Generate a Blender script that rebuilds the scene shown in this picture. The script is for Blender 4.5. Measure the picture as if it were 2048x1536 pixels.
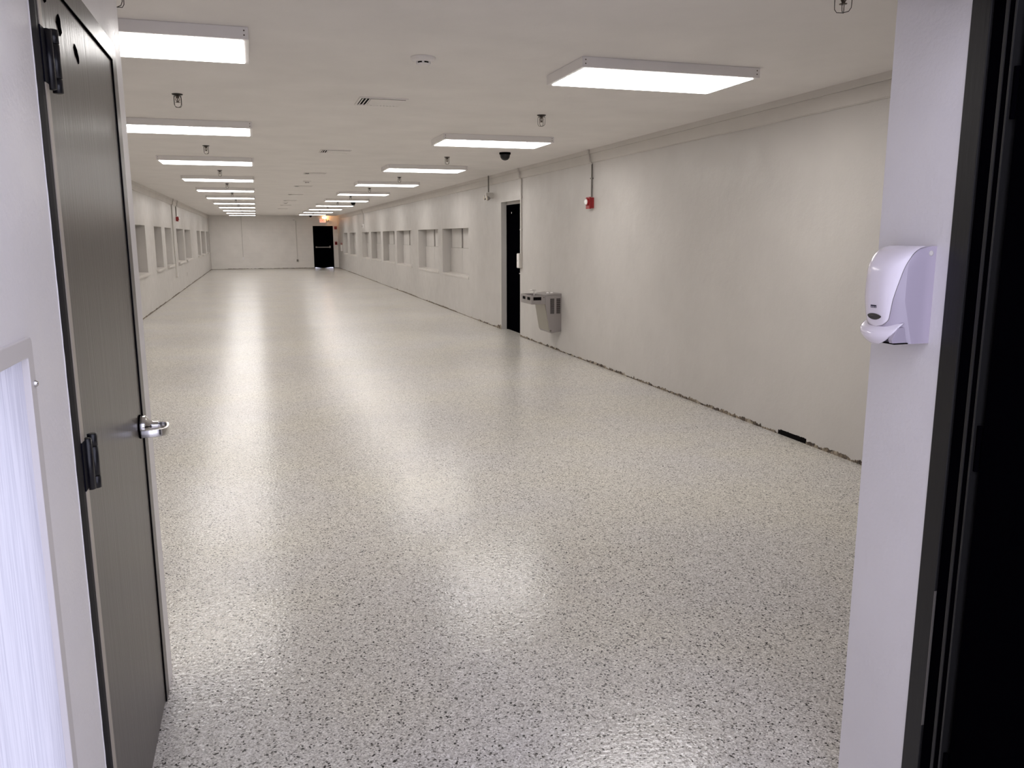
import bpy, bmesh, math, random
from mathutils import Vector, Matrix
random.seed(7)
SC = bpy.context.scene
for o in list(bpy.data.objects): bpy.data.objects.remove(o)
COL = SC.collection
PI = math.pi

# ------------------------------------------------------------------ camera
F_PX, YAW, PITCH, ROLL, EYE = 1622.24, .2999, .1803, .0022, 1.6
cam_d = bpy.data.cameras.new('camera'); cam = bpy.data.objects.new('camera', cam_d); COL.objects.link(cam)
cam_d.sensor_fit = 'HORIZONTAL'; cam_d.sensor_width = 36.0; cam_d.lens = 36.0*F_PX/2048
cam_d.clip_start = .02; cam_d.clip_end = 300
fw = Vector((math.sin(YAW)*math.cos(PITCH), math.cos(YAW)*math.cos(PITCH), -math.sin(PITCH)))
rt = Vector((math.cos(YAW), -math.sin(YAW), 0)); dn = fw.cross(rt)
r2 = math.cos(ROLL)*rt + math.sin(ROLL)*dn; d2 = -math.sin(ROLL)*rt + math.cos(ROLL)*dn
m = Matrix((r2, -d2, -fw)).transposed().to_4x4(); m.translation = (0, 0, EYE)
cam.matrix_world = m
SC.camera = cam
# ------------------------------------------------------------------ daylight outside the entry
W = bpy.data.worlds.new('world'); SC.world = W; W.use_nodes = True
bgn = W.node_tree.nodes['Background']
bgn.inputs[0].default_value = (.80, .80, 1.0, 1); bgn.inputs[1].default_value = 1.8
# ------------------------------------------------------------------ exposure
SC.view_settings.view_transform = 'Standard'; SC.view_settings.look = 'None'
SC.view_settings.gamma = 1; SC.view_settings.use_curve_mapping = False
SC.view_settings.exposure = 0.25
LAMP = 10.5          # radiance of the ceiling light diffusers
WARM = 14.0          # emergency lamp

# ------------------------------------------------------------------ room numbers (metres)
H, R, L, D = 2.643, 4.005, -2.23, 43.36
A, B = -.389, 1.58               # left entry wall, right opening reveal
YF0, YF1 = 1.567, 1.803          # right front wall thickness
YC = 3.03                        # corner where the left entry wall ends

# ------------------------------------------------------------------ materials
def mat(name, col=(.5, .5, .5), rough=.5, metal=0, spec=.5, emit=None, es=0, coat=0):
    mt = bpy.data.materials.new(name); mt.use_nodes = True
    b = mt.node_tree.nodes['Principled BSDF']
    b.inputs['Base Color'].default_value = (*col, 1); b.inputs['Roughness'].default_value = rough
    b.inputs['Metallic'].default_value = metal; b.inputs['Specular IOR Level'].default_value = spec
    b.inputs['Coat Weight'].default_value = coat; b.inputs['Coat Roughness'].default_value = .1
    if emit: b.inputs['Emission Color'].default_value = (*emit, 1); b.inputs['Emission Strength'].default_value = es
    return mt
def nd(mt, t, **kw):
    n = mt.node_tree.nodes.new(t)
    for k, v in kw.items(): setattr(n, k, v)
    return n
def lk(mt, a, b): mt.node_tree.links.new(a, b)
def bsdf(mt): return mt.node_tree.nodes['Principled BSDF']
def noise(mt, vec, scale, detail=3, rough=.5):
    n = nd(mt, 'ShaderNodeTexNoise'); n.inputs['Scale'].default_value = scale
    n.inputs['Detail'].default_value = detail; n.inputs['Roughness'].default_value = rough
    lk(mt, vec, n.inputs['Vector']); return n
class Out:
    def __init__(s, sock): s.outputs = {'Color': sock}
def ramp(mt, fac, stops, const=False):
    if len(stops) == 2 and not const:
        mr = nd(mt, 'ShaderNodeMapRange'); mr.inputs['From Min'].default_value = stops[0][0]; mr.inputs['From Max'].default_value = stops[1][0]
        lk(mt, fac, mr.inputs['Value']); mx = nd(mt, 'ShaderNodeMix', data_type='RGBA'); lk(mt, mr.outputs[0], mx.inputs[0])
        mx.inputs[6].default_value = (*stops[0][1], 1); mx.inputs[7].default_value = (*stops[1][1], 1); return Out(mx.outputs[2])
    r = nd(mt, 'ShaderNodeValToRGB')
    if const: r.color_ramp.interpolation = 'CONSTANT'
    e = r.color_ramp.elements
    while len(e) < len(stops): e.new(.5)
    for el, (p, c) in zip(e, stops): el.position = p; el.color = (*c, 1) if len(c) == 3 else c
    lk(mt, fac, r.inputs[0]); return r
def objco(mt, scale=None):
    t = nd(mt, 'ShaderNodeTexCoord')
    if scale is None: return t.outputs['Object']
    mp = nd(mt, 'ShaderNodeMapping'); mp.inputs['Scale'].default_value = scale
    lk(mt, t.outputs['Object'], mp.inputs['Vector']); return mp.outputs['Vector']
def bump(mt, height, strength, dist, prev=None):
    b = nd(mt, 'ShaderNodeBump'); b.inputs['Strength'].default_value = strength; b.inputs['Distance'].default_value = dist
    lk(mt, height, b.inputs['Height'])
    if prev: lk(mt, prev.outputs['Normal'], b.inputs['Normal'])
    return b
def bnoise(mt, vec, scale, detail=3, rough=.5):
    n = noise(mt, vec, scale, detail, rough); n.normalize = False; return n
def g3(v): return (v, v, v)

def wall_mat(name, col, rough=.42, fine=.25, brick=False):
    mt = mat(name, col, rough); co = objco(mt)
    n1 = noise(mt, co, 2.2, 4); n2 = bnoise(mt, co, 90, 3)
    c = ramp(mt, n1.outputs['Fac'], [(.3, tuple(x*.965 for x in col)), (.7, tuple(min(1, x*1.03) for x in col))])
    lk(mt, c.outputs['Color'], bsdf(mt).inputs['Base Color'])
    rr = ramp(mt, noise(mt, co, 5, 4).outputs['Fac'], [(.3, g3(rough-.07)), (.7, g3(rough+.08))])
    lk(mt, rr.outputs['Color'], bsdf(mt).inputs['Roughness'])
    b1 = bump(mt, bnoise(mt, co, 7, 3).outputs['Fac'], .5, .0022)
    b2 = bump(mt, n2.outputs['Fac'], fine, .0008, b1)
    if brick:
        bt = nd(mt, 'ShaderNodeTexBrick'); mp = objco(mt)
        sx = nd(mt, 'ShaderNodeSeparateXYZ'); cx = nd(mt, 'ShaderNodeCombineXYZ'); lk(mt, mp, sx.inputs[0])
        lk(mt, sx.outputs['X'], cx.inputs['X']); lk(mt, sx.outputs['Z'], cx.inputs['Y']); lk(mt, cx.outputs[0], bt.inputs['Vector'])
        bt.inputs['Scale'].default_value = 1; bt.inputs['Brick Width'].default_value = .4; bt.inputs['Row Height'].default_value = .2
        bt.inputs['Mortar Size'].default_value = .008; bt.inputs['Color1'].default_value = (1, 1, 1, 1); bt.inputs['Color2'].default_value = (1, 1, 1, 1)
        bt.inputs['Mortar'].default_value = (0, 0, 0, 1)
        b2 = bump(mt, bt.outputs['Color'], .6, .006, b2)
    lk(mt, b2.outputs['Normal'], bsdf(mt).inputs['Normal'])
    return mt

M = {}
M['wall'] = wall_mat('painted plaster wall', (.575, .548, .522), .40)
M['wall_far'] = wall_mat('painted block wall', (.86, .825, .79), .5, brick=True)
M['trim'] = wall_mat('painted trim', (.62, .585, .55), .5)
M['ceil'] = wall_mat('painted ceiling', (.86, .825, .80), .75, .15)
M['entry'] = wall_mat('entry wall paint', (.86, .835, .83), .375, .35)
M['pier'] = wall_mat('wall end paint', (.76, .73, .725), .375, .35)

def floor_mat():
    mt = mat('flake epoxy floor', (.5, .5, .5), .2, spec=.25); co = objco(mt)
    wob = noise(mt, co, 110, 3, .7)
    mix = nd(mt, 'ShaderNodeVectorMath', operation='MULTIPLY_ADD'); mix.inputs[1].default_value = (.011, .011, .011)
    lk(mt, wob.outputs['Color'], mix.inputs[0]); lk(mt, co, mix.inputs[2])
    v = nd(mt, 'ShaderNodeTexVoronoi'); v.inputs['Scale'].default_value = 200; lk(mt, mix.outputs[0], v.inputs['Vector'])
    sp = nd(mt, 'ShaderNodeSeparateColor'); lk(mt, v.outputs['Color'], sp.inputs[0])
    fl = ramp(mt, sp.outputs['Red'], [(0, (.30, .28, .255)), (.09, (.45, .43, .40)), (.26, (.58, .555, .52)),
                                      (.55, (.70, .675, .635)), (.78, (.80, .775, .74)), (.92, (.92, .90, .87))], True)
    vb = nd(mt, 'ShaderNodeTexVoronoi'); vb.inputs['Scale'].default_value = 150; lk(mt, mix.outputs[0], vb.inputs['Vector'])
    sb = nd(mt, 'ShaderNodeSeparateColor'); lk(mt, vb.outputs['Color'], sb.inputs[0])
    fb = ramp(mt, sb.outputs['Green'], [(0, (.025, .022, .02)), (.036, (.3, .29, .28)), (.075, (1, 1, 1))], True)
    m0 = nd(mt, 'ShaderNodeMix', data_type='RGBA', blend_type='MULTIPLY'); m0.inputs[0].default_value = 1
    lk(mt, fl.outputs['Color'], m0.inputs[6]); lk(mt, fb.outputs['Color'], m0.inputs[7])
    # broad patches slightly greyer or warmer
    big = noise(mt, co, 1.1, 3)
    tint = ramp(mt, big.outputs['Fac'], [(.35, (.95, .95, .97)), (.65, (1.0, .99, .94))])
    mm = nd(mt, 'ShaderNodeMix', data_type='RGBA', blend_type='MULTIPLY'); mm.inputs[0].default_value = 1
    lk(mt, m0.outputs[2], mm.inputs[6]); lk(mt, tint.outputs['Color'], mm.inputs[7])
    lk(mt, mm.outputs[2], bsdf(mt).inputs['Base Color'])
    rn = ramp(mt, noise(mt, co, .8, 3).outputs['Fac'], [(.3, g3(.30)), (.7, g3(.38))])
    lk(mt, rn.outputs['Color'], bsdf(mt).inputs['Roughness'])
    b1 = bump(mt, bnoise(mt, co, 58, 1, .5).outputs['Fac'], .5, .0009)
    b2 = bump(mt, v.outputs['Distance'], .2, .0004, b1)
    b3 = bump(mt, bnoise(mt, co, 3, 2).outputs['Fac'], .25, .0016, b2)
    lk(mt, b3.outputs['Normal'], bsdf(mt).inputs['Normal']); lk(mt, b3.outputs['Normal'], bsdf(mt).inputs['Coat Normal'])
    bsdf(mt).inputs['Coat Weight'].default_value = .36; bsdf(mt).inputs['Coat Roughness'].default_value = .045
    return mt
M['floor'] = floor_mat()

def black_mat(name, col, rough):
    mt = mat(name, col, rough); co = objco(mt, (60, 60, 4))
    b = bump(mt, noise(mt, co, 1.5, 3).outputs['Fac'], .4, .001); lk(mt, b.outputs['Normal'], bsdf(mt).inputs['Normal'])
    return mt
M['black'] = black_mat('black gloss paint', (.003, .003, .006), .3)
M['blackflat'] = mat('black paint flat', (.001, .0008, .0016), .7, spec=0)
M['frameblack'] = black_mat('black frame paint', (.012, .0115, .0115), .38)
def brown_mat():
    mt = mat('taupe door paint', (.2, .18, .16), .3, spec=.5); co = objco(mt, (14, 14, .7))
    n = noise(mt, co, 3, 5, .6)
    c = ramp(mt, n.outputs['Fac'], [(.25, (.046, .036, .033)), (.5, (.054, .043, .038)), (.8, (.062, .050, .044))])
    sp = noise(mt, objco(mt, (40, 40, 12)), 2, 2); s = ramp(mt, sp.outputs['Fac'], [(.24, (.15, .13, .12)), (.29, (1, 1, 1))])
    mm = nd(mt, 'ShaderNodeMix', data_type='RGBA', blend_type='MULTIPLY'); mm.inputs[0].default_value = 1
    lk(mt, c.outputs['Color'], mm.inputs[6]); lk(mt, s.outputs['Color'], mm.inputs[7]); lk(mt, mm.outputs[2], bsdf(mt).inputs['Base Color'])
    r = ramp(mt, n.outputs['Fac'], [(.3, g3(.283)), (.7, g3(.31))]); lk(mt, r.outputs['Color'], bsdf(mt).inputs['Roughness'])
    b = bump(mt, bnoise(mt, objco(mt, (1, 1, .02)), 110, 2).outputs['Fac'], 1, .00022); b2 = bump(mt, bnoise(mt, objco(mt, (1, 1, .5)), 9, 3).outputs['Fac'], .3, .0006, b)
    lk(mt, b2.outputs['Normal'], bsdf(mt).inputs['Normal'])
    return mt
M['jamb'] = black_mat('black hinge paint', (.003, .003, .008), .45); bsdf(M['jamb']).inputs['Specular IOR Level'].default_value = .04
M['brown'] = brown_mat()
M['beige'] = mat('beige paint edge', (.42, .37, .31), .35)
def residue_mat():
    mt = mat('old adhesive and dirt', (.2, .15, .1), .8); co = objco(mt)
    n = noise(mt, co, 9, 5, .7); c = ramp(mt, n.outputs['Fac'], [(.36, (.02, .014, .011)), (.46, (.10, .075, .055)), (.53, (.26, .21, .155)), (.62, (.50, .44, .35))])
    lk(mt, c.outputs['Color'], bsdf(mt).inputs['Base Color'])
    b = bump(mt, noise(mt, co, 60, 3).outputs['Fac'], .8, .004); lk(mt, b.outputs['Normal'], bsdf(mt).inputs['Normal'])
    return mt
M['residue'] = residue_mat()
M['white'] = mat('white enamel', (.86, .83, .82), .4)
M['lamp'] = mat('light diffuser', (.8, .8, .8), .6, emit=(1, .967, .937), es=LAMP)
M['dark'] = mat('dark metal', (.045, .038, .034), .45, .6)
M['bronze'] = mat('tarnished brass', (.13, .105, .085), .4, .8)
M['steel'] = mat('brushed steel', (.40, .375, .37), .38, .85)
M['steel2'] = mat('warm steel panel', (.36, .335, .285), .45, .6)
M['chrome'] = mat('satin chrome', (.72, .71, .70), .17, 1)
M['slot'] = mat('dark opening', (.006, .005, .005), .9, spec=.05)
M['red'] = mat('red plastic', (.32, .012, .015), .35)
M['redd'] = mat('faded red plastic', (.30, .14, .12), .5)
M['slitshade'] = mat('grey board with slit shade', (.26, .24, .22), .6)  # shade inside the window slits is put into this darker grey
M['lens'] = mat('clear strobe lens', (.85, .85, .82), .12, emit=(1, 1, .95), es=.12)
M['galv'] = mat('grey conduit', (.64, .61, .57), .5)
M['galvdark'] = mat('bare metal conduit', (.20, .185, .165), .45, .5)
M['galvgrey'] = mat('grey lamp housing', (.33, .31, .29), .5)
M['plast'] = mat('white dispenser plastic', (.88, .82, .88), .22, coat=.3)
M['plastside'] = mat('lilac grey plastic', (.46, .41, .49), .3, coat=.2)
M['lensdark'] = mat('smoked window', (.05, .045, .045), .25)
M['navy'] = mat('navy label', (.03, .03, .06), .4)
M['pframe'] = mat('cream plastic frame', (.66, .63, .61), .4)
M['exitface'] = mat('exit sign face', (.8, .5, .45), .4, emit=(1, .42, .30), es=.85)
M['exitred'] = mat('exit letters', (.8, .05, .02), .4, emit=(1, .12, .05), es=1.5)
M['bulb'] = mat('lit emergency lamp', (1, .8, .5), .4, emit=(1, .55, .22), es=WARM)
M['bulboff'] = mat('unlit lamp lens', (.62, .52, .38), .25)
# reeded translucent sheet, daylight comes through it
def reed_mat():
    mt = bpy.data.materials.new('reeded acrylic'); mt.use_nodes = True; nt = mt.node_tree
    out = nt.nodes['Material Output']; p = nt.nodes['Principled BSDF']
    p.inputs['Base Color'].default_value = (.88, .88, .93, 1); p.inputs['Roughness'].default_value = .3
    tr = nd(mt, 'ShaderNodeBsdfTranslucent'); mx = nd(mt, 'ShaderNodeMixShader'); mx.inputs[0].default_value = .82
    co = objco(mt, (90, 90, 2.5)); n = noise(mt, co, 2, 4)
    c = ramp(mt, n.outputs['Fac'], [(.35, (.66, .67, .73)), (.58, (.82, .83, .88))]); lk(mt, c.outputs['Color'], tr.inputs['Color'])
    lk(mt, p.outputs[0], mx.inputs[1]); lk(mt, tr.outputs[0], mx.inputs[2]); lk(mt, mx.outputs[0], out.inputs['Surface'])
    return mt
M['reed'] = reed_mat()

# ------------------------------------------------------------------ mesh helpers
class MB:
    def __init__(s): s.v = []; s.f = []; s.smooth = []
    def add(s, vs, fs, smooth=False):
        k = len(s.v); s.v += [tuple(v) for v in vs]; s.f += [tuple(i+k for i in f) for f in fs]; s.smooth += [smooth]*len(fs); return s
    def box(s, x0, x1, y0, y1, z0, z1):
        vs = [(x, y, z) for x in (x0, x1) for y in (y0, y1) for z in (z0, z1)]
        return s.add(vs, [(0, 1, 3, 2), (4, 6, 7, 5), (0, 4, 5, 1), (2, 3, 7, 6), (0, 2, 6, 4), (1, 5, 7, 3)])
    def cyl(s, p, q, r, r1=None, n=16, smooth=True):
        r1 = r if r1 is None else r1; p = Vector(p); q = Vector(q); d = (q-p).normalized()
        u = d.orthogonal().normalized(); w = d.cross(u)
        ring = lambda c, rr: [c + rr*(math.cos(2*PI*i/n)*u + math.sin(2*PI*i/n)*w) for i in range(n)]
        s.add(ring(p, r)+ring(q, r1), [(i, (i+1) % n, n+(i+1) % n, n+i) for i in range(n)], smooth)
        s.add(ring(p, r), [tuple(reversed(range(n)))]); s.add(ring(q, r1), [tuple(range(n))]); return s
    def tube(s, pts, r, n=8):
        pts = [Vector(p) for p in pts]; rings = []; u = None
        for i, p in enumerate(pts):
            d = (pts[min(i+1, len(pts)-1)] - pts[max(i-1, 0)]).normalized()
            u = d.orthogonal().normalized() if u is None else (u - d*u.dot(d)).normalized()
            w = d.cross(u); rings += [p + r*(math.cos(2*PI*k/n)*u + math.sin(2*PI*k/n)*w) for k in range(n)]
        f = [(i*n+k, i*n+(k+1) % n, (i+1)*n+(k+1) % n, (i+1)*n+k) for i in range(len(pts)-1) for k in range(n)]
        s.add(rings, f, True); s.add(rings[:n], [tuple(reversed(range(n)))]); s.add(rings[-n:], [tuple(range(n))]); return s
    def lathe(s, c, prof, n=24, axis='z', sgn=1):
        # prof: list of (radius, height along axis)
        c = Vector(c); vs = []
        for r, h in prof:
            for k in range(n):
                a = 2*PI*k/n; x, y = r*math.cos(a), r*math.sin(a)
                vs.append(c + (Vector((x, y, sgn*h)) if axis == 'z' else Vector((sgn*h, x, y)) if axis == 'x' else Vector((x, sgn*h, y))))
        f = [(i*n+k, i*n+(k+1) % n, (i+1)*n+(k+1) % n, (i+1)*n+k) for i in range(len(prof)-1) for k in range(n)]
        s.add(vs, f, True); s.add(vs[:n], [tuple(range(n))]); s.add(vs[-n:], [tuple(range(n))]); return s
    def prism(s, pts, lo, hi, axis='y'):
        # pts 2D; axis = extrusion axis. y: (x,z)  x: (y,z)  z: (x,y)
        n = len(pts); mk = {'y': lambda p, t: (p[0], t, p[1]), 'x': lambda p, t: (t, p[0], p[1]), 'z': lambda p, t: (p[0], p[1], t)}[axis]
        vs = [mk(p, lo) for p in pts]+[mk(p, hi) for p in pts]
        return s.add(vs, [tuple(range(n)), tuple(reversed(range(n, 2*n)))] + [(i, (i+1) % n, n+(i+1) % n, n+i) for i in range(n)])
    def mesh(s, name, mt, bev=0):
        me = bpy.data.meshes.new(name); me.from_pydata(s.v, [], s.f); me.materials.append(mt)
        for p, sm in zip(me.polygons, s.smooth): p.use_smooth = sm
        b = bmesh.new(); b.from_mesh(me); bmesh.ops.recalc_face_normals(b, faces=b.faces)
        if bev:
            es = [e for e in b.edges if len(e.link_faces) == 2 and e.calc_face_angle(0) > .6]
            bmesh.ops.bevel(b, geom=es, offset=bev, segments=2, affect='EDGES', profile=.6)
        b.to_mesh(me); b.free(); me.update(); return me
    def build(s, name, mt, parent=None, bev=0, loc=None):
        o = bpy.data.objects.new(name, s.mesh(name, mt, bev)); COL.objects.link(o)
        if parent: o.parent = parent
        if loc: o.location = loc
        return o
def tag(o, label=None, cat=None, group=None, kind=None):
    if label: o['label'] = label
    if cat: o['category'] = cat
    if group: o['group'] = group
    if kind: o['kind'] = kind
    return o
def thing(name, label, cat, loc=(0, 0, 0), group=None, rz=0):
    o = bpy.data.objects.new(name, None); COL.objects.link(o); o.location = loc; o.rotation_euler.z = rz; o.empty_display_size = .1
    return tag(o, label, cat, group)
def struct(name, loc=(0, 0, 0)):
    o = bpy.data.objects.new(name, None); COL.objects.link(o); o.location = loc; o.empty_display_size = .1
    o['kind'] = 'structure'; return o
def kids(o): return [c for c in bpy.data.objects if c.parent == o]
def dup(o, loc, label, rz=None):
    def cp(a, par):
        c = a.copy(); COL.objects.link(c)
        if par: c.parent = par
        for k in kids(a): cp(k, c)
        return c
    c = cp(o, None); c.location = loc; c['label'] = label
    if rz is not None: c.rotation_euler.z = rz
    return c
def rbox(y0, y1, z0, z1, r, n=6):
    pts = []
    for cx, cy, a0 in ((y1-r, z1-r, 0), (y0+r, z1-r, PI/2), (y0+r, z0+r, PI), (y1-r, z0+r, 1.5*PI)):
        for k in range(n+1): a = a0+k*PI/2/n; pts.append((cx+r*math.cos(a), cy+r*math.sin(a)))
    return pts

def wall(name, mt, axis, c, outward, u0, u1, z0, z1, holes=(), th=.24):
    """slab with holes. axis 'x': plane X=c, u=Y ; axis 'y': plane Y=c, u=X"""
    us = sorted({u0, u1, *[h[0] for h in holes], *[h[1] for h in holes]}); zs = sorted({z0, z1, *[h[2] for h in holes], *[h[3] for h in holes]})
    us = [u for u in us if u0 <= u <= u1]
    P = (lambda d, u, z: (c+outward*d, u, z)) if axis == 'x' else (lambda d, u, z: (u, c+outward*d, z))
    solid = lambda u, z: u0 < u < u1 and z0 < z < z1 and not any(h[0] < u < h[1] and h[2] < z < h[3] for h in holes)
    mb = MB(); mu = lambda i: (us[i]+us[i+1])/2 if 0 <= i < len(us)-1 else (u0-1 if i < 0 else u1+1)
    mz = lambda j: (zs[j]+zs[j+1])/2 if 0 <= j < len(zs)-1 else (z0-1 if j < 0 else z1+1)
    for i in range(len(us)-1):
        for j in range(len(zs)-1):
            if not solid(mu(i), mz(j)): continue
            a, b, e, f = us[i], us[i+1], zs[j], zs[j+1]
            for d in (0, th): mb.add([P(d, a, e), P(d, b, e), P(d, b, f), P(d, a, f)], [(0, 1, 2, 3)])
            if not solid(mu(i-1), mz(j)): mb.add([P(0, a, e), P(th, a, e), P(th, a, f), P(0, a, f)], [(0, 1, 2, 3)])
            if not solid(mu(i+1), mz(j)): mb.add([P(0, b, e), P(th, b, e), P(th, b, f), P(0, b, f)], [(0, 1, 2, 3)])
            if not solid(mu(i), mz(j-1)): mb.add([P(0, a, e), P(th, a, e), P(th, b, e), P(0, b, e)], [(0, 1, 2, 3)])
            if not solid(mu(i), mz(j+1)): mb.add([P(0, a, f), P(th, a, f), P(th, b, f), P(0, b, f)], [(0, 1, 2, 3)])
    me = bpy.data.meshes.new(name); me.from_pydata(mb.v, [], mb.f); me.materials.append(mt)
    b = bmesh.new(); b.from_mesh(me); bmesh.ops.remove_doubles(b, verts=b.verts, dist=1e-5); bmesh.ops.recalc_face_normals(b, faces=b.faces)
    b.to_mesh(me); b.free(); o = bpy.data.objects.new(name, me); COL.objects.link(o); o['kind'] = 'structure'; return o

# ================================================================== ROOM SHELL
RW = [(15.85, 18.25), (18.70, 21.14), (22.15, 24.61), (25.0, 27.43), (27.95, 30.37), (31.0, 33.06), (35.33, 37.68), (38.67, 40.6)]
LW = [(16.4, 18.80), (20.4, 21.9), (22.7, 24.3), (25.84, 28.15), (28.71, 31.14), (34.4, 36.2), (37.0, 39.6), (40.6, 42.6)]
DR = (12.50, 13.56, 0, 2.165)                     # side door in the right wall
fl = MB().box(L-.24, R+.24, -1.4, D+1.6, -.12, 0).build('floor', M['floor']); fl['kind'] = 'structure'
ce = MB().box(L-.24, R+.24, 1.1, D+.24, H, H+.12).build('ceiling', M['ceil']); ce['kind'] = 'structure'
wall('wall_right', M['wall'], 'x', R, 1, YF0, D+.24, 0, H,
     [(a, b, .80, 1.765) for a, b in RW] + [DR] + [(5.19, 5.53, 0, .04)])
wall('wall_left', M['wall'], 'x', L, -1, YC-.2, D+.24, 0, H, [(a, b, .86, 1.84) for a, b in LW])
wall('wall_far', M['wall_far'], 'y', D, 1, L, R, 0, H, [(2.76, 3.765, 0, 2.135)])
wall('wall_front_left', M['wall'], 'y', YC, -1, L, A-.2, 0, H, th=.2)
wall('wall_entry_left', M['entry'], 'x', A, -1, -.9, YC, 0, H, [(.607, 1.543, .40, 1.400), (1.905, 2.845, 0, 2.133)], th=.2)
o = wall('wall_front_right', M['pier'], 'y', YF0, 1, B, R, 0, H, th=YF1-YF0)
o = wall('wall_header', M['entry'], 'y', YF0, 1, A, B, 2.24, H, th=YF1-YF0)
wall('wall_entry_right', M['entry'], 'x', B+.30, 1, -.9, YF0, 0, H, th=.1)

# cornice boards (two steps) on both long walls
for side, x, s in (('right', R, -1), ('left', L, 1)):
    y0 = YF1 if side == 'right' else YC
    t = struct('trim_'+('1' if side == 'right' else '2'))
    MB().prism([(x, H), (x+s*.055, H), (x+s*.045, H-.05), (x, H-.055)], y0, D, 'y').build('upper_board', M['trim'], t)
    MB().prism([(x, H-.05), (x+s*.034, H-.052), (x+s*.022, H-.150), (x+s*.010, H-.158), (x, H-.158)], y0, D, 'y').build('lower_board', M['trim'], t)

# ragged strip of old adhesive where the skirting was taken off
def ragged(name, axis, c, s, u0, u1, gaps=()):
    mb = MB(); u = u0; h = .02; fine = random.Random(hash(name) % 1000 if False else len(name))
    env = .02
    while u < u1:
        st = .012 if u < 14 else .05
        env += fine.uniform(-.006, .006); env = max(.007, min(.027, env))
        h1 = max(.004, env + fine.uniform(-.006, .007)); 
        if fine.random() < .02: h1 += fine.uniform(.006, .016)
        un = min(u+st, u1)
        if not any(a < un and u < b for a, b in gaps):
            t = .003+.006*fine.random()
            p = (lambda d, uu, z: (c+s*d, uu, z)) if axis == 'x' else (lambda d, uu, z: (uu, c+s*d, z))
            mb.add([p(t, u, 0), p(t, un, 0), p(t*.7, un, h1), p(t*.7, u, h), p(-.001, un, h1), p(-.001, u, h)], [(0, 1, 2, 3), (3, 2, 4, 5)])
        h = h1; u = un
    o = mb.build(name, M['residue']); o['kind'] = 'structure'
    return o
ragged('baseboard_right', 'x', R, -1, YF1, D, [(5.19, 5.53), (12.50, 13.56)])
ragged('baseboard_left', 'x', L, 1, YC, D)
ragged('baseboard_far', 'y', D, -1, L, R, [(2.74, 3.78)])
mb = MB(); rr = random.Random(5); u = 5.175; h = .01
while u < 5.545:
    un = u+.012; e = min(1, (u-5.17)/.03, (5.555-u)/.03); h1 = (.036+rr.uniform(-.006, .009))*max(.25, e)**.6
    mb.add([(R-.004, u, .001), (R-.004, un, .001), (R-.004, un, h1), (R-.004, u, h), (R+.001, un, h1), (R+.001, u, h)], [(0, 1, 2, 3), (3, 2, 4, 5)]); u = un; h = h1
mb.build('trim_5', M['slot'])['kind'] = 'structure'
o = MB().box(R+.01, R+.13, 5.18, 5.54, .0, .05).build('trim_3', M['slot']); o['kind'] = 'structure'
# broken lump beside the side door
mb = MB(); mb.prism([(13.57, 0), (13.80, 0), (13.79, .035), (13.74, .06), (13.66, .05), (13.60, .075), (13.57, .05)], R-.012, R-.0005, 'x')
mb.build('trim_4', M['residue'])['kind'] = 'structure'

# ------------------------------------------------------------------ boarded windows
def window(n, side, y0, y1, z0, z1):
    x = R if side > 0 else L; s = side
    w = struct('window_%d' % n, (x, (y0+y1)/2, z0)); hy = (y1-y0)/2; hz = z1-z0; zm = hz*.575
    dp = .185
    MB().box(*sorted((s*(dp+.036), s*(dp+.05))), -hy, hy, 0, hz).build('back_panel', M['slitshade'], w)  # panel coloured darker than the boards so the shallow slits look shaded
    # two lower boards stand proud, upper boards leave dark slits at the side and the middle
    c = hy*.07
    for (a, b) in ((-hy, c-.006), (c+.006, hy-.02)):
        MB().box(*sorted((s*dp, s*(dp+.03))), a, b, .0, zm-.006).build('lower_board', M['wall'], w)
    for (a, b) in ((-hy, c-.08), (c+.08, hy-.14)):
        MB().box(*sorted((s*(dp+.004), s*(dp+.03))), a, b, zm, hz).build('upper_board', M['wall'], w)
    MB().prism([(-s*.010, -.05), (s*.06, -.05), (s*.06, -.002), (s*dp, -.001), (s*dp, .012), (-s*.010, .0)] if s > 0 else [(-s*.05, -.05), (s*dp, -.05), (s*dp, .012), (-s*.05, .0)], -hy+.002, hy-.002, 'y').build('sill', M['trim'], w, .004)
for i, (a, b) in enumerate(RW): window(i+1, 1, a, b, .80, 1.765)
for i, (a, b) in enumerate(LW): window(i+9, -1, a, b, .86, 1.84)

# ------------------------------------------------------------------ side door in the right wall
d = struct('door_1', (R+.115, 13.03, 0))
MB().box(0, .045, -.50, .50, .001, 2.074).build('door_leaf', M['blackflat'], d)
mb = MB().box(-.02, .06, .50, .53, 0, 2.12).box(-.02, .06, -.53, -.50, 0, 2.12).box(-.02, .06, -.50, .50, 2.075, 2.12); mb.build('door_frame', M['blackflat'], d)
MB().box(-.006, .01, -.53, .53, 2.12, 2.165).build('head_panel', M['trim'], d)
hd = MB().cyl((-.05, -.43, 1.0), (0, -.43, 1.0), .012).box(-.06, -.045, -.44, -.31, .99, 1.01).build('handle', M['chrome'], d)
cl = MB().box(-.05, 0, .05, .33, 1.985, 2.04).build('door_closer', M['blackflat'], d, .004)
MB().tube([(-.04, .1, 2.0), (-.10, -.1, 2.02), (-.03, -.25, 2.09)], .008).build('closer_arm', M['blackflat'], cl)
MB().cyl((-.055, .12, 1.98), (-.05, .12, 1.98), .014).build('end_cap', M['chrome'], cl)

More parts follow.
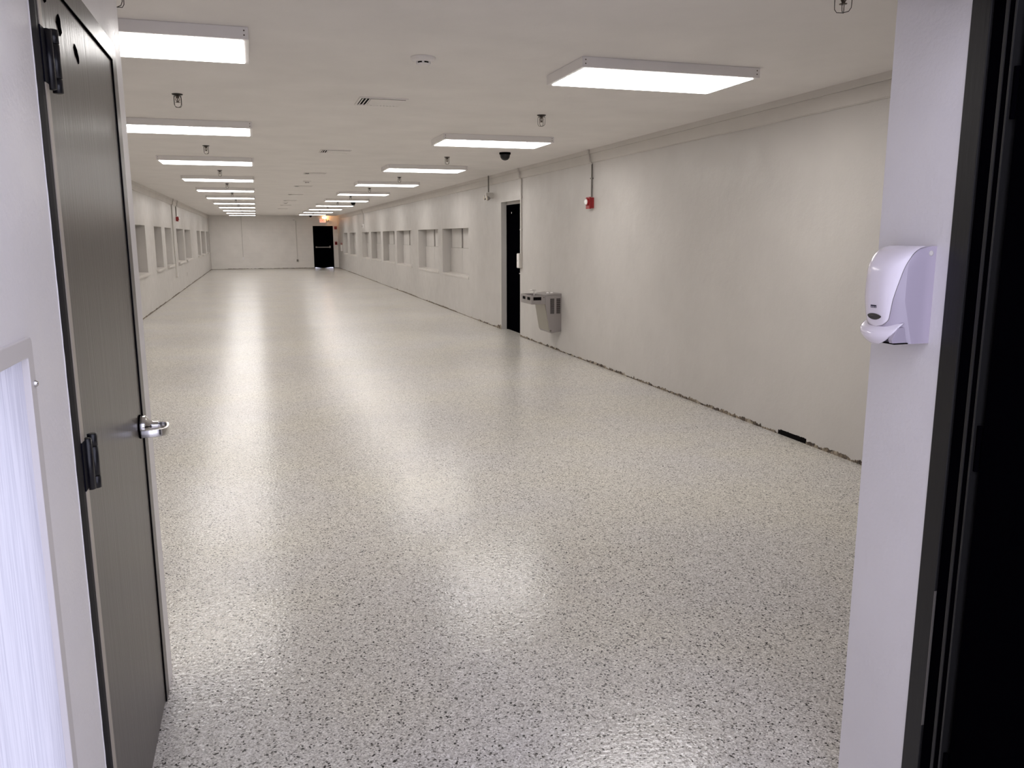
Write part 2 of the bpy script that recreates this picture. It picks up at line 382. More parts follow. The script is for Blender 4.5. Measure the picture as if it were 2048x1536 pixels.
# ------------------------------------------------------------------ exit door in the far wall
d = struct('door_2', (3.2625, D, 0))
MB().box(-.462, .462, .03, .075, .042, 2.0779).build('door_leaf', M['blackflat'], d)
mb = MB().box(-.5025, -.462, -.012, .12, 0, 2.135).box(.462, .5025, -.012, .12, 0, 2.135).box(-.462, .462, -.012, .12, 2.078, 2.135)
mb.build('door_frame', M['blackflat'], d)
pb = MB().box(-.36, .30, -.045, -.008, 1.04, 1.08).build('panic_bar', M['galvgrey'], d, .004)
MB().box(.29, .36, -.05, .03, 1.02, 1.13).build('latch_case', M['galvgrey'], pb, .006)
MB().box(-.40, -.33, -.04, .03, 1.03, 1.10).build('end_bracket', M['galvgrey'], pb, .004)
mb = MB(); n = 24   # sagging sweep at the foot of the door: daylight shows left and right of it
xs = [-.46+.92*i/n for i in range(n+1)]
lo = lambda x: .004+.034*min(1, (abs(x+.06)/.36)**1.6)
for i in range(n): mb.prism([(xs[i], .06), (xs[i+1], .06), (xs[i+1], lo(xs[i+1])), (xs[i], lo(xs[i]))], .022, .03, 'y')
mb.build('door_sweep', M['blackflat'], d)
MB().box(-.50, .50, -.02, .16, 0, .006).build('threshold', M['galvdark'], d)

# ------------------------------------------------------------------ taupe door in the left entry wall
d = struct('door_3', (A, 2.39, 0))
MB().box(-.05, -.004, -.455, .445, .008, 2.126).build('door_leaf', M['brown'], d, .0015)
MB().box(-.05, -.0025, -.462, -.4551, .008, 2.126).build('leaf_edge', M['beige'], d)
mb = MB().box(-.12, -.06, -.485, .455, 0, 2.133); mb.build('stop_backing', M['blackflat'], d)
mb = MB().box(-.02, .001, .450, .517, 0, 2.186).box(-.02, .001, -.485, .4501, 2.130, 2.186); mb.build('door_frame', M['brown'], d, .001)
MB().box(-.03, .0035, -.490, -.4621, 0, 2.131).build('beige_strip', M['beige'], d)
# black hinge side jamb with ragged painted edge
mb = MB(); rr = random.Random(3); zz = 0; e0 = -.555
while zz < 2.186:
    e1 = -.555+rr.uniform(-.0018, .0018); z1 = min(zz+.02, 2.186)
    mb.add([(.002, e0, zz), (.002, e1, z1), (.0035, -.520, z1), (.0035, -.520, zz), (.002, -.492, zz), (.002, -.492, z1), (-.02, -.490, zz), (-.02, -.490, z1), (-.01, e0, zz), (-.01, e1, z1)],
           [(0, 1, 2, 3), (3, 2, 5, 4), (4, 5, 7, 6), (8, 9, 1, 0)]); zz = z1; e0 = e1
mb.build('hinge_jamb', M['jamb'], d)
MB().box(.0, .0015, -.557, -.5535, 0, 2.186).build('paint_edge', M['entry'], d)
MB().box(-.003, -.0005, .4455, .4522, .0, 2.131).build('door_gap', M['blackflat'], d)
MB().box(-.003, -.0005, -.462, .4522, 2.1265, 2.1312).build('door_gap', M['blackflat'], d)
for z in (.19, 1.042, 1.893):
    h = MB().box(.0, .0045, -.495, -.432, z+.012, z+.120).build('hinge', M['jamb'], d, .001)
    for a, b in ((0, .0286), (.0292, .0968), (.0974, .126)):
        MB().lathe((.012, -.424, z+a), [(.008, 0), (.0105, .0009), (.0105, b-a-.0009), (.008, b-a)], 18).build('knuckle', M['black'], h)
    MB().lathe((.006, -.449, z+.003), [(.004, 0), (.0095, .002), (.0095, .117), (.004, .119)], 14).build('paint_filled_joint', M['black'], h)
# old paint chips near the top
def chip(y, z, l, w, lean=.0):
    pts = []; rr = random.Random(int(y*999)); n = 9
    for k in range(n): t = k/(n-1); pts.append((y+lean*t-w*math.sin(PI*t)*(.6+.5*rr.random())/2, z-l*t))
    for k in range(n-1, -1, -1): t = k/(n-1); pts.append((y+lean*t+w*(math.sin(PI*t)+.15)*(.6+.5*rr.random())/2, z-l*t))
    return MB().prism(pts, -.004, -.0028, 'x').build('paint_chip', M['blackflat'], d)
chip(-.270, 2.085, .046, .05, .0); chip(-.112, 2.056, .040, .05, .03); chip(-.395, 2.095, .018, .03)
# lever handle
lv = MB().lathe((-.004, .392, 1.0), [(.034, 0), (.035, .002), (.035, .018), (.032, .022), (.020, .030), (.0155, .042), (.0145, .056)], 32, 'x').build('lever_handle', M['chrome'], d)
MB().lathe((-.004, .392, 1.0), [(.0385, 0), (.0385, .0035)], 32, 'x').build('gasket', M['blackflat'], lv)
bar = [(.046, .405), (.062, .402), (.076, .388), (.083, .362), (.085, .330), (.082, .305), (.070, .288), (.050, .280), (.030, .278), (.014, .2785)]
def strip(path, hw, t):
    P = [Vector(p) for p in path]; out = []
    for i in range(len(P)-1):
        a, b, c, e = P[max(i-1, 0)], P[i], P[i+1], P[min(i+2, len(P)-1)]
        for k in range(4):
            u = k/4; out.append(.5*((2*b)+(c-a)*u+(2*a-5*b+4*c-e)*u*u+(3*b-a-3*c+e)*u**3))
    path = out+[P[-1]]
    mb = MB(); n = len(path); vs = []
    for i, (x, y) in enumerate(path):
        a = Vector(path[min(i+1, n-1)])-Vector(path[max(i-1, 0)]); a.normalize(); nx, ny = -a.y*t, a.x*t; w = hw*(.75+.25*min(1, i/8))
        vs += [(x+nx, y+ny, 1.0-w), (x+nx, y+ny, 1.0+w), (x-nx, y-ny, 1.0+w), (x-nx, y-ny, 1.0-w)]
    f = [(i*4+k, i*4+(k+1) % 4, i*4+4+(k+1) % 4, i*4+4+k) for i in range(n-1) for k in range(4)]+[(0, 1, 2, 3), (n*4-4, n*4-3, n*4-2, n*4-1)]
    return mb.add(vs, f, True)
strip(bar, .0115, .0042).build('lever', M['chrome'], lv, .0012)

# ------------------------------------------------------------------ reeded window in the left entry wall
w = struct('window_17', (A, 1.075, .40))
def ringframe(y0, y1, z0, z1, t, x0, x1, r=.012):
    o_ = rbox(y0, y1, z0, z1, r, 5); i_ = rbox(y0+t, y1-t, z0+t, z1-t, .004, 5); n = len(o_); mb = MB()
    vs = [(x0, *p) for p in o_]+[(x1, *p) for p in o_]+[(x1, *p) for p in i_]+[(x0, *p) for p in i_]
    f = []
    for k in range(n):
        q = (k+1) % n
        for a, b in ((0, n), (n, 2*n), (2*n, 3*n), (3*n, 0)): f.append((a+k, a+q, b+q, b+k))
    return mb.add(vs, f)
ringframe(-.500, .500, -.032, 1.032, .033, -.02, .008).build('window_frame', M['pframe'], w, .002)
n = 330; vs = []; y0_, y1_ = -.47, .47
for i in range(n+1):
    y = y0_+(y1_-y0_)*i/n; x = -.004+.0011*(1 if i % 2 else -1); vs += [(x, y, -.002), (x, y, 1.002)]
MB().add(vs, [(2*i, 2*i+2, 2*i+3, 2*i+1) for i in range(n)]).build('reeded_pane', M['reed'], w)
for z in (.12, .951):
    MB().lathe((.008, .4885, z), [(.006, 0), (.006, .003), (.003, .006)], 12, 'x').build('screw', M['chrome'], w)

# ------------------------------------------------------------------ black steel frame and open door leaf on the right
d = struct('door_4', (B, YF0, 0))
MB().box(-.002, .09, -.054, -.0005, 0, 2.125).build('jamb_face', M['frameblack'], d, .002)
MB().box(.004, .09, -.088, -.0561, 0, 2.125).build('rebate', M['blackflat'], d, .001)
MB().box(.002, .09, -.0975, -.0885, 0, 2.125).build('door_stop', M['frameblack'], d, .0015)
MB().box(.004, .09, -.112, -.098, 0, 2.125).build('stop_groove', M['blackflat'], d, .001)
MB().box(.002, .09, -.118, -.1125, 0, 2.125).build('stop_lip', M['frameblack'], d, .001)
MB().box(A-B+.0, .09, -.118, -.0005, 2.13, 2.24).build('head_jamb', M['frameblack'], d, .002)
MB().box(.018, .062, -1.03, -.128, .01, 2.11).build('door_leaf', M['blackflat'], d, .002)
for z in (.2, 1.05, 1.85): MB().cyl((.014, -.123, z), (.014, -.123, z+.11), .006).build('hinge', M['blackflat'], d)
MB().box(-.0026, .004, -.0552, -.0538, .35, .72).build('scratch', M['galvdark'], d)

# ================================================================== CEILING LIGHTS
ORD = ['nearest', 'second', 'third', 'fourth', 'fifth', 'sixth', 'seventh', 'eighth', 'ninth', 'tenth', 'eleventh', 'twelfth']
LW_, LD_ = 1.156, .576
def make_light():
    t = thing('ceiling_light', '', 'light', group='rectangular ceiling lights in two rows')
    hw, hd = LW_/2, LD_/2; b = .026
    mb = MB().prism([(-hw-b, -hd-b), (hw+b, -hd-b), (hw+b, hd+b), (-hw-b, hd+b)], -.060, -.0005, 'z')
    mb.build('housing', M['white'], t, .0015)
    MB().prism(rbox(-hw, hw, -hd, hd, .012, 4), -.063, -.0605, 'z').build('diffuser', M['lamp'], t)
    for x in (-hw-.005, hw+.005):
        for z in (-.018, -.040): MB().cyl((x, -hd-b-.001, z), (x, -hd-b+.001, z), .004, n=8).build('screw', M['bronze'], t)
    return t
proto = make_light()
for row, x0, y0, st, n in (('left', -.588, 4.582, 3.6005, 11), ('right', 2.496, 4.723, 3.786, 10)):
    for i in range(n):
        loc = (x0, y0+st*i+LD_/2, H)
        nm = ORD[i] if i < n-1 else 'farthest'
        lab = '%s glowing white ceiling light panel of the %s row' % (nm, row)
        if row == 'left' and i == 0: proto.location = loc; proto['label'] = lab
        else: dup(proto, loc, lab)

# ================================================================== SPRINKLERS
def make_sprinkler():
    t = thing('sprinkler', '', 'sprinkler', group='caged fire sprinklers on the ceiling')
    MB().lathe((0, 0, -.0005), [(.040, 0), (.036, .006), (.020, .010), (.014, .012)], 20, sgn=-1).build('escutcheon', M['dark'], t)
    hd = MB().cyl((0, 0, -.01), (0, 0, -.03), .012, .010, 12)
    hd.tube([(.010, 0, -.028), (.013, 0, -.042), (.003, 0, -.058)], .0028, 6).tube([(-.010, 0, -.028), (-.013, 0, -.042), (-.003, 0, -.058)], .0028, 6)
    hd.cyl((0, 0, -.030), (0, 0, -.056), .0035, n=8)
    hd.lathe((0, 0, -.058), [(.005, 0), (.017, .001), (.017, .0025), (.004, .003)], 14, sgn=-1)
    hd.build('sprinkler_head', M['bronze'], t)
    g = MB(); r = .034
    for k in range(2):
        a = PI/4+k*PI/2; c, s = math.cos(a), math.sin(a)
        g.tube([(r*c*x, r*s*x, z) for x, z in ((.75, -.012), (1, -.022), (1.03, -.050), (1.0, -.078), (.72, -.092), (0, -.096), (-.72, -.092), (-1.0, -.078), (-1.03, -.050), (-1, -.022), (-.75, -.012))], .0017, 6)
    g.tube([(r*.8*math.cos(k*PI/6), r*.8*math.sin(k*PI/6), -.018) for k in range(13)], .0015, 5)
    g.build('wire_cage', M['dark'], t)
    return t
sp = make_sprinkler()
LS = [3.95, 6.757, 10.374, 14.1, 17.5, 21.03, 24.6, 27.9, 31.4, 35.0, 38.6]
RS = [3.15, 7.0, 10.97, 14.83, 18.33, 22.05, 25.94, 29.7, 33.5, 37.2]
RX = [2.475, 2.44, 2.49, 2.49, 2.415, 2.405, 2.43, 2.43, 2.43, 2.43]
for row, x, ys in (('left', -.505, LS), ('right', 2.44, RS)):
    for i, y in enumerate(ys):
        if row == 'right': x = RX[i]
        nm = ORD[i] if i < len(ys)-1 else 'farthest'
        lab = '%s caged sprinkler head of the %s row on the ceiling' % (nm, row)
        if row == 'left' and i == 0: sp.location = (x, y, H); sp['label'] = lab
        else: dup(sp, (x, y, H), lab)

# ================================================================== CEILING VENTS
def make_vent():
    t = thing('ceiling_vent', '', 'vent', group='square louvred vents along the middle of the ceiling')
    s = .185; k = .016
    mb = MB()
    for x0, x1, y0, y1 in ((-s, s, -s, -s+k), (-s, s, s-k, s), (-s, -s+k, -s+k, s-k), (s-k, s, -s+k, s-k)): mb.box(x0, x1, y0, y1, -.009, -.0005)
    mb.build('frame', M['ceil'], t)
    MB().box(-s+k, s-k, -s+k, s-k, -.0012, -.0005).build('dark_opening', M['slot'], t)
    n = 13; w = 2*(s-k)/n
    for i in range(n):
        x = -s+k+(i+.5)*w
        if i < 3: pts = [(x-w*.20, -.0100), (x-w*.08, -.0105), (x+w*.40, -.0030), (x+w*.30, -.0025)]
        else: pts = [(x-w*.50, -.0030), (x-w*.50, -.0040), (x+w*.52, -.0095), (x+w*.52, -.0085)]
        MB().prism(pts, -s+k, s-k, 'y').build('slat', M['ceil'], t)
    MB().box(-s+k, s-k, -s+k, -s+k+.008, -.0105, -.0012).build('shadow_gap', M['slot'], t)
    return t
vt = make_vent()
for i, y in enumerate((6.67, 10.62, 14.35, 18.0, 21.6, 25.2, 28.9, 32.6)):
    lab = '%s louvred ceiling vent between the two light rows' % (ORD[i] if i < 7 else 'farthest')
    if i == 0: vt.location = (.99, y, H); vt['label'] = lab
    else: dup(vt, (.99, y, H), lab)

# ================================================================== SMOKE DETECTORS
def make_det():
    t = thing('smoke_detector', '', 'detector', group='round white smoke detectors on the ceiling')
    MB().lathe((0, 0, -.0005), [(.074, 0), (.074, .010), (.066, .020), (.045, .026)], 28, sgn=-1).build('base', M['ceil'], t)
    MB().lathe((0, 0, -.024), [(.036, 0), (.036, .014)], 20, sgn=-1).build('smoke_slots', M['slot'], t)
    MB().lathe((0, 0, -.036), [(.041, 0), (.040, .006), (.028, .011)], 24, sgn=-1).build('cap', M['ceil'], t)
    for k in range(5):
        a = PI*.43+k*2*PI/5+PI; x, y = .038*math.cos(a), .038*math.sin(a)
        MB().box(x-.006, x+.006, y-.006, y+.006, -.040, -.022).build('rib', M['white'], t)
    return t
dt = make_det(); dt.location = (1.0, 5.0, H); dt['label'] = 'nearest round white smoke detector on ceiling before the first vent'
dup(dt, (.975, 16.3, H), 'middle small smoke detector between third and fourth ceiling vents')
dup(dt, (.91, 26.6, H), 'farthest tiny smoke detector beyond the sixth ceiling vent')

# ================================================================== DOME CAMERAS
def make_dome():
    t = thing('dome_camera', '', 'camera', group='black dome security cameras')
    MB().lathe((0, 0, -.0005), [(.072, 0), (.072, .022), (.066, .026)], 28, sgn=-1).build('base_ring', M['blackflat'], t)
    MB().lathe((0, 0, -.024), [(.063, 0), (.062, .02), (.055, .045), (.040, .063), (.018, .073), (.004, .075)], 28, sgn=-1).build('dome', M['black'], t)
    return t
dc = make_dome(); dc.location = (3.064, 10.187, H); dc['label'] = 'nearest black dome camera on ceiling, beyond second right light'
dup(dc, (2.93, 26.2, H), 'black dome camera beside the end of a far right row light')
dup(dc, (2.63, 42.6, H), 'farthest black dome camera, on ceiling just before the far wall')

# ================================================================== FIRE STROBES, CONDUITS, BOXES ON WALLS
def conduit(name, lab, x, y, z0, z1, s, mt, r=.010, straps=(), fz=(H-.16), grp=None, off=None):
    """s: direction into the room along X; run stands off the wall and steps over the cornice"""
    t = thing(name, lab, 'pipe', (x, y, z0), grp)
    o1 = r+.002; h = z1-z0; ft = fz-z0
    MB().tube([(s*o1, 0, 0), (s*o1, 0, ft-.012)], r, 10).build('tube', mt, t)
    MB().tube([(s*o1, 0, ft-.012), (s*(o1+.004), 0, ft-.004), (s*(.036+r), 0, ft+.02), (s*(.040+r), 0, ft+.09), (s*(.057+r), 0, ft+.11), (s*(.057+r), 0, h-.001)], r+.001, 10).build('painted_offset', M['trim'], t)
    for z in straps: MB().box(*sorted((s*.0005, s*(2*r+.004))), -r-.02, r+.02, z-z0-.008, z-z0+.008).build('strap', mt, t)
    return t
def strobe(lab, loc, rz=0, name='fire_strobe', lens='lens'):
    t = thing(name, lab, 'alarm', loc, rz=rz)      # faces local -X
    MB().box(-.040, -.0005, -.058, .058, -.065, .065).build('back_box', M['red'], t, .003)
    MB().box(-.062, -.0405, -.062, .062, -.072, .072).build('face_plate', M['red'], t, .005)
    MB().lathe((-.062, 0, .012), [(.046, 0), (.046, .014), (.040, .018)], 24, 'x', -1).build('bezel', M['red'], t)
    MB().lathe((-.079, 0, .012), [(.034, 0), (.033, .010), (.022, .022), (.008, .027)], 20, 'x', -1).build('lens', M[lens], t)
    return t
strobe('red fire alarm strobe on right wall above the drinking fountain', (R, 9.56, 2.003))
conduit('conduit', 'dark conduit dropping from cornice to red strobe on right wall', R, 9.56, 2.073, H, -1, M['galvdark'], .0095, (2.30,))
conduit('conduit', 'pale conduit beside the black side door down to light switch', R, 12.40, 1.33, H, -1, M['galv'], .012, (1.7, 2.2))
t = thing('light_switch', 'pale surface light switch box at edge of black side door', 'switch', (R, 12.435, 1.215))
MB().box(-.055, -.0005, -.060, .060, -.115, .115).build('box', M['galv'], t, .004)
MB().box(-.060, -.0555, -.055, .055, -.105, .105).build('cover_plate', M['white'], t, .002)
MB().box(-.072, -.0605, -.008, .008, -.014, .014).build('toggle', M['white'], t)
# twin head emergency light high on the right wall
t = thing('emergency_light', 'small twin head lamp on pipe, upper right wall past side door', 'light', (R, 14.08, 2.30))
MB().tube([(-.075, 0, .34), (-.075, 0, .06)], .012, 10).build('stem', M['galvdark'], t)
MB().box(-.13, -.0005, -.05, .05, -.045, .05).build('battery_case', M['galv'], t, .006)
for y, a in ((-.09, -.02), (.09, .0)):
    h = MB().lathe((-.11, y, a-.03), [(.015, -.035), (.032, -.015), (.042, .015), (.042, .022)], 18, 'x', -1).build('lamp_head', M['galvgrey'], t)
    MB().lathe((-.1325, y, a-.03), [(.038, 0), (.035, .004)], 18, 'x', -1).build('lamp_glass', M['bulboff'], h)
# drinking fountain further down; right wall far alarm
conduit('conduit', 'thin far conduit above sixth right window with a small horn', R, 32.4, 2.08, H, -1, M['galv'], .012)
t = thing('alarm_horn', 'small pale horn box on far part of right wall', 'alarm', (R, 32.4, 2.0))
MB().box(-.06, -.0005, -.07, .07, -.08, .08).build('box', M['white'], t, .004); MB().box(-.066, -.0605, -.05, .05, -.05, .03).build('grille', M['galvdark'], t)
t = thing('utility_box', 'small pale box with red top low near far right corner', 'box', (R, 41.2, 1.10))
MB().box(-.09, -.0005, -.10, .10, -.20, .10).build('case', M['galv'], t, .005); MB().box(-.08, -.0005, -.07, .07, .1005, .20).build('red_cap', M['redd'], t, .004)
# left wall
conduit('conduit', 'pale conduit running down left wall just before the red strobe', L, 24.84, .62, H, 1, M['galv'], .014, (1.2, 2.0))
t = thing('outlet_box', 'pale outlet box at foot of the left wall conduit', 'outlet', (L, 24.84, .55))
MB().box(.0005, .05, -.05, .05, -.07, .07).build('box', M['galv'], t, .004); MB().box(.0505, .054, -.04, .04, -.06, .06).build('cover_plate', M['white'], t)
conduit('conduit', 'dark conduit dropping to the red strobe on left wall', L, 26.07, 2.19, H, 1, M['galvdark'], .013)
strobe('red fire alarm strobe high on the left wall between windows', (L, 26.07, 2.115), PI)
t = thing('outlet_plate', 'small blank plate low on the left wall under windows', 'outlet', (L, 28.6, .40))
MB().box(.0005, .012, -.05, .05, -.065, .065).build('plate', M['galv'], t, .002)
# far wall
def vert_y(lab, x, z0, z1, r=.012):
    t = thing('conduit', lab, 'pipe', (x, D, z0))
    MB().tube([(0, -r-.002, 0), (0, -r-.002, z1-z0)], r, 8).build('tube', M['galv'], t)
    MB().box(-r-.015, r+.015, -.02, -.0005, (z1-z0)*.5, (z1-z0)*.5+.02).build('strap', M['galv'], t)
vert_y('thin conduit on left half of the far wall, ceiling to outlet', -.70, .60, H-.001)
t = thing('outlet_box', 'small pale outlet box low on left half of far wall', 'outlet', (-.69, D, .53))
MB().box(-.055, .055, -.05, -.0005, -.07, .07).build('box', M['white'], t, .004); MB().box(-.045, .045, -.054, -.0505, -.06, .06).build('cover_plate', M['white'], t)
vert_y('darker conduit on far wall left of the exit door', 1.93, .46, 2.40, .014)
t = thing('outlet_box', 'grey outlet box at foot of conduit left of exit door', 'outlet', (1.93, D, .40))
MB().box(-.05, .05, -.045, -.0005, -.06, .06).build('box', M['galv'], t, .004); MB().box(-.04, .04, -.049, -.0455, -.05, .05).build('cover_plate', M['galvdark'], t)
t = thing('motion_sensor', 'small white sensor high on the far wall above conduit', 'sensor', (1.84, D, 2.46))
MB().prism([(-.06, -.08), (.06, -.08), (.06, .08), (-.06, .08)], -.07, -.0005, 'y').build('case', M['white'], t, .012)
MB().box(-.04, .04, -.076, -.0705, -.06, 0).build('lens', M['galv'], t)
# exit sign with emergency lamps
t = thing('exit_sign', 'glowing red exit sign above the black far door', 'sign', (3.27, D, 2.405))
MB().box(-.165, .165, -.055, -.0005, -.115, .105).build('housing', M['white'], t, .006)
MB().box(-.150, .150, -.060, -.0555, -.100, .090).build('face', M['exitface'], t)
cu = bpy.data.curves.new('exit', 'FONT'); cu.body = 'EXIT'; cu.size = .17; cu.align_x = 'CENTER'; cu.align_y = 'CENTER'; cu.extrude = .002; cu.offset = .003
to = bpy.data.objects.new('tmp_text', cu); COL.objects.link(to); dg = bpy.context.evaluated_depsgraph_get()
me = bpy.data.meshes.new_from_object(to.evaluated_get(dg)); bpy.data.objects.remove(to); me.materials.clear(); me.materials.append(M['exitred'])
lt = bpy.data.objects.new('letters', me); COL.objects.link(lt); lt.parent = t; lt.rotation_euler = (PI/2, 0, 0); lt.location = (0, -.0625, -.005); lt.scale = (.78, 1, 1)
t = thing('emergency_lamp', 'lit warm emergency lamp between exit sign and ceiling', 'light', (3.30, D, 2.565))
MB().cyl((0, -.001, 0), (0, -.045, 0), .03, .045).build('lamp_housing', M['white'], t)
MB().lathe((0, -.0455, 0), [(.048, 0), (.045, .012), (.02, .022)], 20, 'y', -1).build('bulb', M['bulb'], t)
t = thing('emergency_lamp', 'round unlit cream lamp right of the exit sign', 'light', (3.525, D, 2.41))
MB().cyl((0, -.001, 0), (0, -.045, 0), .035, .055).build('lamp_housing', M['galvdark'], t)
MB().lathe((0, -.0455, 0), [(.055, 0), (.052, .008), (.02, .016)], 20, 'y', -1).build('lamp_glass', M['bulboff'], t)
# bulb's own light
ld = bpy.data.lights.new('bulb_light', 'SPOT'); ld.energy = 7; ld.color = (1, .5, .2); ld.spot_size = 2.7; ld.spot_blend = .8; ld.shadow_soft_size = .03
lo_ = bpy.data.objects.new('bulb_light', ld); COL.objects.link(lo_); lo_.parent = t.parent; lo_.location = (3.33, D-.12, 2.56)
lo_.rotation_euler = Vector((.62, .25, -.12)).to_track_quat('-Z', 'Y').to_euler()
strobe('dark red fire strobe on far wall right of exit door', (3.90, D, 2.04), -PI/2 + PI, lens='redd')
t = thing('pull_station', 'small dark red fire pull station on far wall by corner', 'alarm', (3.90, D, 1.26))
MB().box(-.06, .06, -.05, -.0005, -.08, .08).build('case', M['red'], t, .004); MB().box(-.04, .04, -.062, -.0505, -.02, .02).build('pull_bar', M['slot'], t, .003)

# ================================================================== DRINKING FOUNTAIN (local: x=0 wall, -x into room, y width)
t = thing('drinking_fountain', 'stainless steel wall drinking fountain beside the black side door', 'fountain', (R, 10.84, 0))
y0, y1 = -.23, .23
MB().prism([(-.0005, .79), (-.235, .79), (-.235, .665), (-.172, .292), (-.15, .262), (-.0005, .285)], y0, y1, 'y').build('cabinet', M['steel'], t, .004)
MB().prism([(-.2355, .662), (-.2395, .661), (-.1765, .296), (-.1725, .297)], y0+.012, y1-.012, 'y').build('front_panel', M['steel2'], t)
# basin rim with hollow bowl
bx0, bx1, bz0, bz1 = -.445, -.0005, .672, .795
mb = MB(); th_ = .018
mb.box(bx0, -.236, y0-.004, y0+th_, bz0, bz1).box(bx0, -.236, y1-th_, y1+.004, bz0, bz1).box(bx0, bx0+th_, y0+th_, y1-th_, bz0, bz1)
mb.box(-.250, -.236, y0+th_, y1-th_, bz0, bz1)
mb.prism([(bx0+th_, bz0), (-.24, bz0), (-.24, bz0+.05), (bx0+th_, bz0+.07)], y0+th_, y1-th_, 'y')
mb.build('basin', M['steel'], t, .003)
MB().prism([(-.225, .7905), (-.0005, .7905), (-.0005, .815), (-.10, .818), (-.225, .800)], y0+.002, y1-.002, 'y').build('top_deck', M['steel'], t, .004)
MB().lathe((-.33, 0, .742), [(.004, 0), (.030, .002), (.032, .004)], 18).build('drain', M['galvdark'], t)
bb = MB().tube([(-.37, -.13, .74), (-.37, -.13, .845), (-.372, -.125, .86), (-.385, -.105, .862)], .010, 10).build('bubbler', M['chrome'], t)
MB().box(-.408, -.345, -.14, -.075, .855, .868).build('mouth_guard', M['chrome'], bb, .004)
for x in (-.165, -.105): MB().lathe((x, -.12, .812), [(.020, 0), (.020, .010), (.012, .018)], 18).build('button', M['white'], t)
MB().box(-.415, -.300, y0-.008, y0-.0045, .728, .772).build('push_bar', M['slot'], t, .002)
for y in (-.13, .08): MB().box(bx0-.004, bx0-.0005, y-.05, y+.06, .728, .768).build('push_bar', M['slot'], t, .001)
for x0 in (-.165, -.075):
    lv = MB().box(x0, x0+.058, y0-.0012, y0-.0003, .535, .745).build('grille', M['slot'], t)
    for k in range(15):
        z = .540+k*.0137; MB().box(x0, x0+.058, y0-.0035, y0-.0013, z, z+.0042).build('louvre', M['steel'], lv)
MB().box(-.172, -.148, y0-.004, y0-.0005, .285, .310).build('latch', M['galvdark'], t)
MB().cyl((-.262, y0-.006, .765), (-.262, y0-.0045, .765), .008).build('screw', M['galvdark'], t)

# ================================================================== SOAP DISPENSER (wall plane X=B, local: d = into room, y along wall)
t = thing('soap_dispenser', 'white and lilac push soap dispenser on white wall end', 'dispenser', (B, 1.670, 1.336))
HW = .064; HT = .238
def prof(z):      # depth at centre, depth of the side flank, at height z
    k = z/HT
    top = 1-max(0, (k-.72)/.28)**2.6 if k > .72 else 1
    top = max(top, 0)**.5 if k > .72 else 1
    Dc = (.097+.021*math.sin(PI*min(1, k*.95)))*(.20+.80*top)
    Ds = (.052+.030*min(1, k/.45))*(.20+.80*top)
    return Dc, Ds
def surf(z, s, off=0):
    Dc, Ds = prof(z); a = abs(s)
    if a > .98: d = Ds
    d = Ds+(Dc-Ds)*max(0, 1-a**3.2)
    return d+off
NZ, NS = 34, 28
zs = [HT*(.5-.5*math.cos(PI*i/NZ)) if False else HT*(i/NZ)**.9 for i in range(NZ+1)]
vs = []; cols = NS+3
for z in zs:
    row = [(0, HW, z)]
    for k in range(NS+1):
        s = math.sin(PI*(k/NS-.5)); s = 1-2*k/NS if False else -s
        row.append((-surf(z, s), s*HW*(1-.0*abs(s)), z))
    row.append((0, -HW, z)); vs += row
fs = [(i*cols+k, i*cols+k+1, (i+1)*cols+k+1, (i+1)*cols+k) for i in range(NZ) for k in range(cols-1)]
mb = MB().add(vs, fs, True); mb.add(vs[:cols], [tuple(range(cols))]); mb.add(vs[-cols:], [tuple(reversed(range(cols)))])
mb.build('body', M['plastside'], t)
# front cover: tapers towards its rounded foot
vs = []; N2 = 24; z0c = .040; zl = [z0c+(HT-.0015-z0c)*(i/40) for i in range(41)]
for z in zl:
    k = (z-z0c)/(HT-z0c); w = .52+.46*min(1, (k/.85))**.8
    if k < .12: w *= (1-(1-k/.12)**2)**.5*.9+.1 if k > 0 else .1
    for j in range(N2+1):
        s = w*(1-2*j/N2); e = .0022*min(1, (1-abs(1-2*j/N2))*12)
        vs.append((-surf(z, s, e), s*HW, z + (.0015*k)))
cols = N2+1
MB().add(vs, [(i*cols+j, i*cols+j+1, (i+1)*cols+j+1, (i+1)*cols+j) for i in range(40) for j in range(N2)], True).build('front_cover', M['plast'], t)
# seam line beside the cover (thin dark groove strip)
sv = []; 
for z in zl:
    k = (z-z0c)/(HT-z0c); w = .52+.46*min(1, (k/.85))**.8
    if k < .12: w *= (1-(1-k/.12)**2)**.5*.9+.1 if k > 0 else .1
    sv.append((-surf(z, min(.995, w+.004), .0005), -(w+.006)*HW, z))
MB().tube(sv[:-2], .0006, 5).build('seam', M['galvdark'], t)
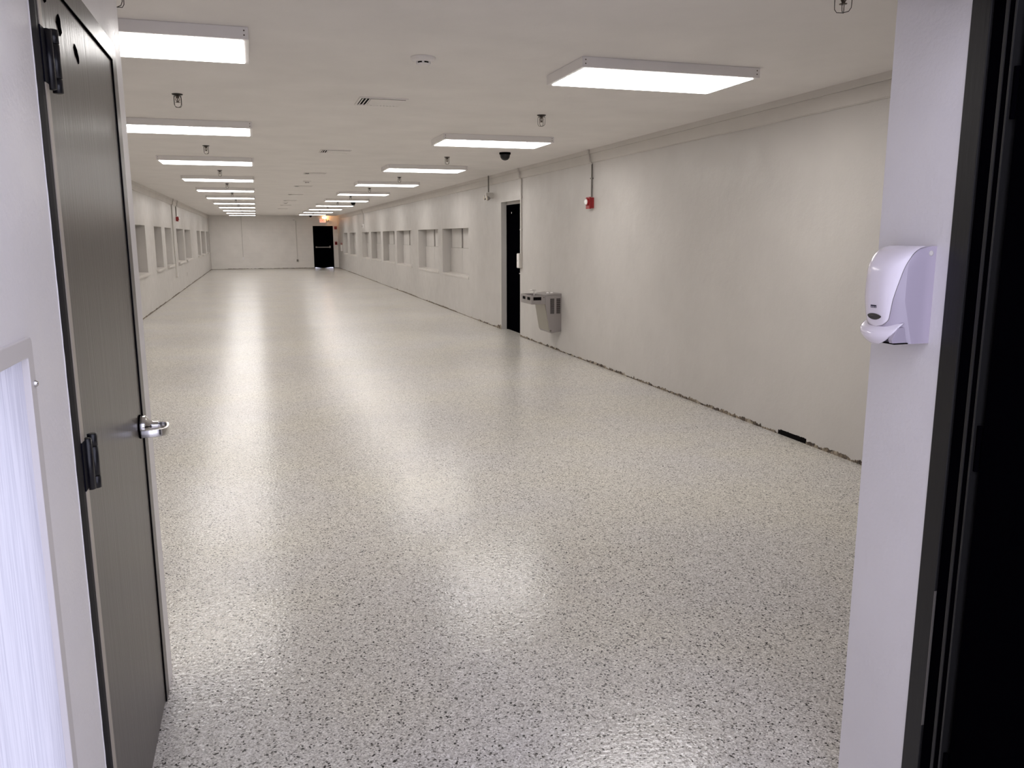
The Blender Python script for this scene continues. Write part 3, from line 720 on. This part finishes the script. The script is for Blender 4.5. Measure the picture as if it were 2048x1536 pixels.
# push lever
vs = []; NR, NC = 14, 20; c0 = .038
for i in range(NR+1):
    v = i/NR; z = .046-.050*v; w = 1.02*(1-(max(0, v-.12)/.88)**2.6*.62)
    if v > .8: w *= (1-((v-.8)/.2)**2*.35)
    for j in range(NC+1):
        s = w*(1-2*j/NC); zz = z+ (.006*(1-v))*(s*s) + (.014*v)*(s*s)
        d = .094+.028*math.sin(PI*min(1, v*.75+.08))-.020*s*s
        vs.append((-d, s*HW*.98, zz))
cols = NC+1; fs = [(i*cols+j, i*cols+j+1, (i+1)*cols+j+1, (i+1)*cols+j) for i in range(NR) for j in range(NC)]
n0 = len(vs); vs += [(min(x+.0035, x+.0035), y*.97, z) for x, y, z in vs]
fs += [tuple(reversed([q+n0 for q in f])) for f in fs[:]]
ed = [i*cols for i in range(NR+1)]+[NR*cols+j for j in range(1, cols)]+[i*cols+NC for i in range(NR-1, -1, -1)]+[j for j in range(NC-1, 0, -1)]
fs += [(ed[k], ed[(k+1) % len(ed)], ed[(k+1) % len(ed)]+n0, ed[k]+n0) for k in range(len(ed))]
pl = MB().add(vs, fs, True).build('push_lever', M['plast'], t)
for s in (-1,):
    q = .0 if s < 0 else .016
    MB().prism([(-.096+q, .041), (-.076, .041), (-.068, .0035), (-.108+q, .0035), (-.112+q, .012)], *sorted((s*(HW*.80), s*(HW*.99))), 'y').build('lever_arm', M['plastside'], pl, .001)
MB().box(-.104, -.062, -HW*.995, HW*.2, .0002, .0028).build('lever_gap', M['slot'], t)
# viewing lens
def on_front(pts, off, name, mt):
    n = len(pts); vs = [(-surf(z, y/HW, off), y, z) for y, z in pts]; c = (sum(p[0] for p in pts)/n, sum(p[1] for p in pts)/n)
    vs.append((-surf(c[1], c[0]/HW, off), *c)); return MB().add(vs, [(k, (k+1) % n, n) for k in range(n)]).build(name, mt, t)
lp = [(.024*math.cos(a), .066+(.0065 if math.sin(a) > 0 else .0095)*math.sin(a)*(abs(math.sin(a))**.3)) for a in [2*PI*k/28 for k in range(28)]]
on_front(lp, .0032, 'viewing_window', M['lensdark'])
on_front([(-.011, .0865), (.009, .0865), (.009, .0935), (-.011, .0935)], .0032, 'label_mark', M['navy'])
for q, (a, b) in enumerate(((.002, .0075), (-.004, .001), (-.0095, -.006))):
    on_front([(a, .0875), (b, .0875), (b, .0900), (a, .0900)], .0036, 'label_print', M['plastside'])
MB().lathe((-.016, -HW-.0002, .221), [(.0065, 0), (.0065, .0006), (.004, .0008)], 16, 'y', -1).build('screw_cap', M['galv'], t)
MB().box(-.004, -.0003, -HW+.001, HW-.001, .001, HT-.004).build('back_plate', M['plastside'], t, .001)
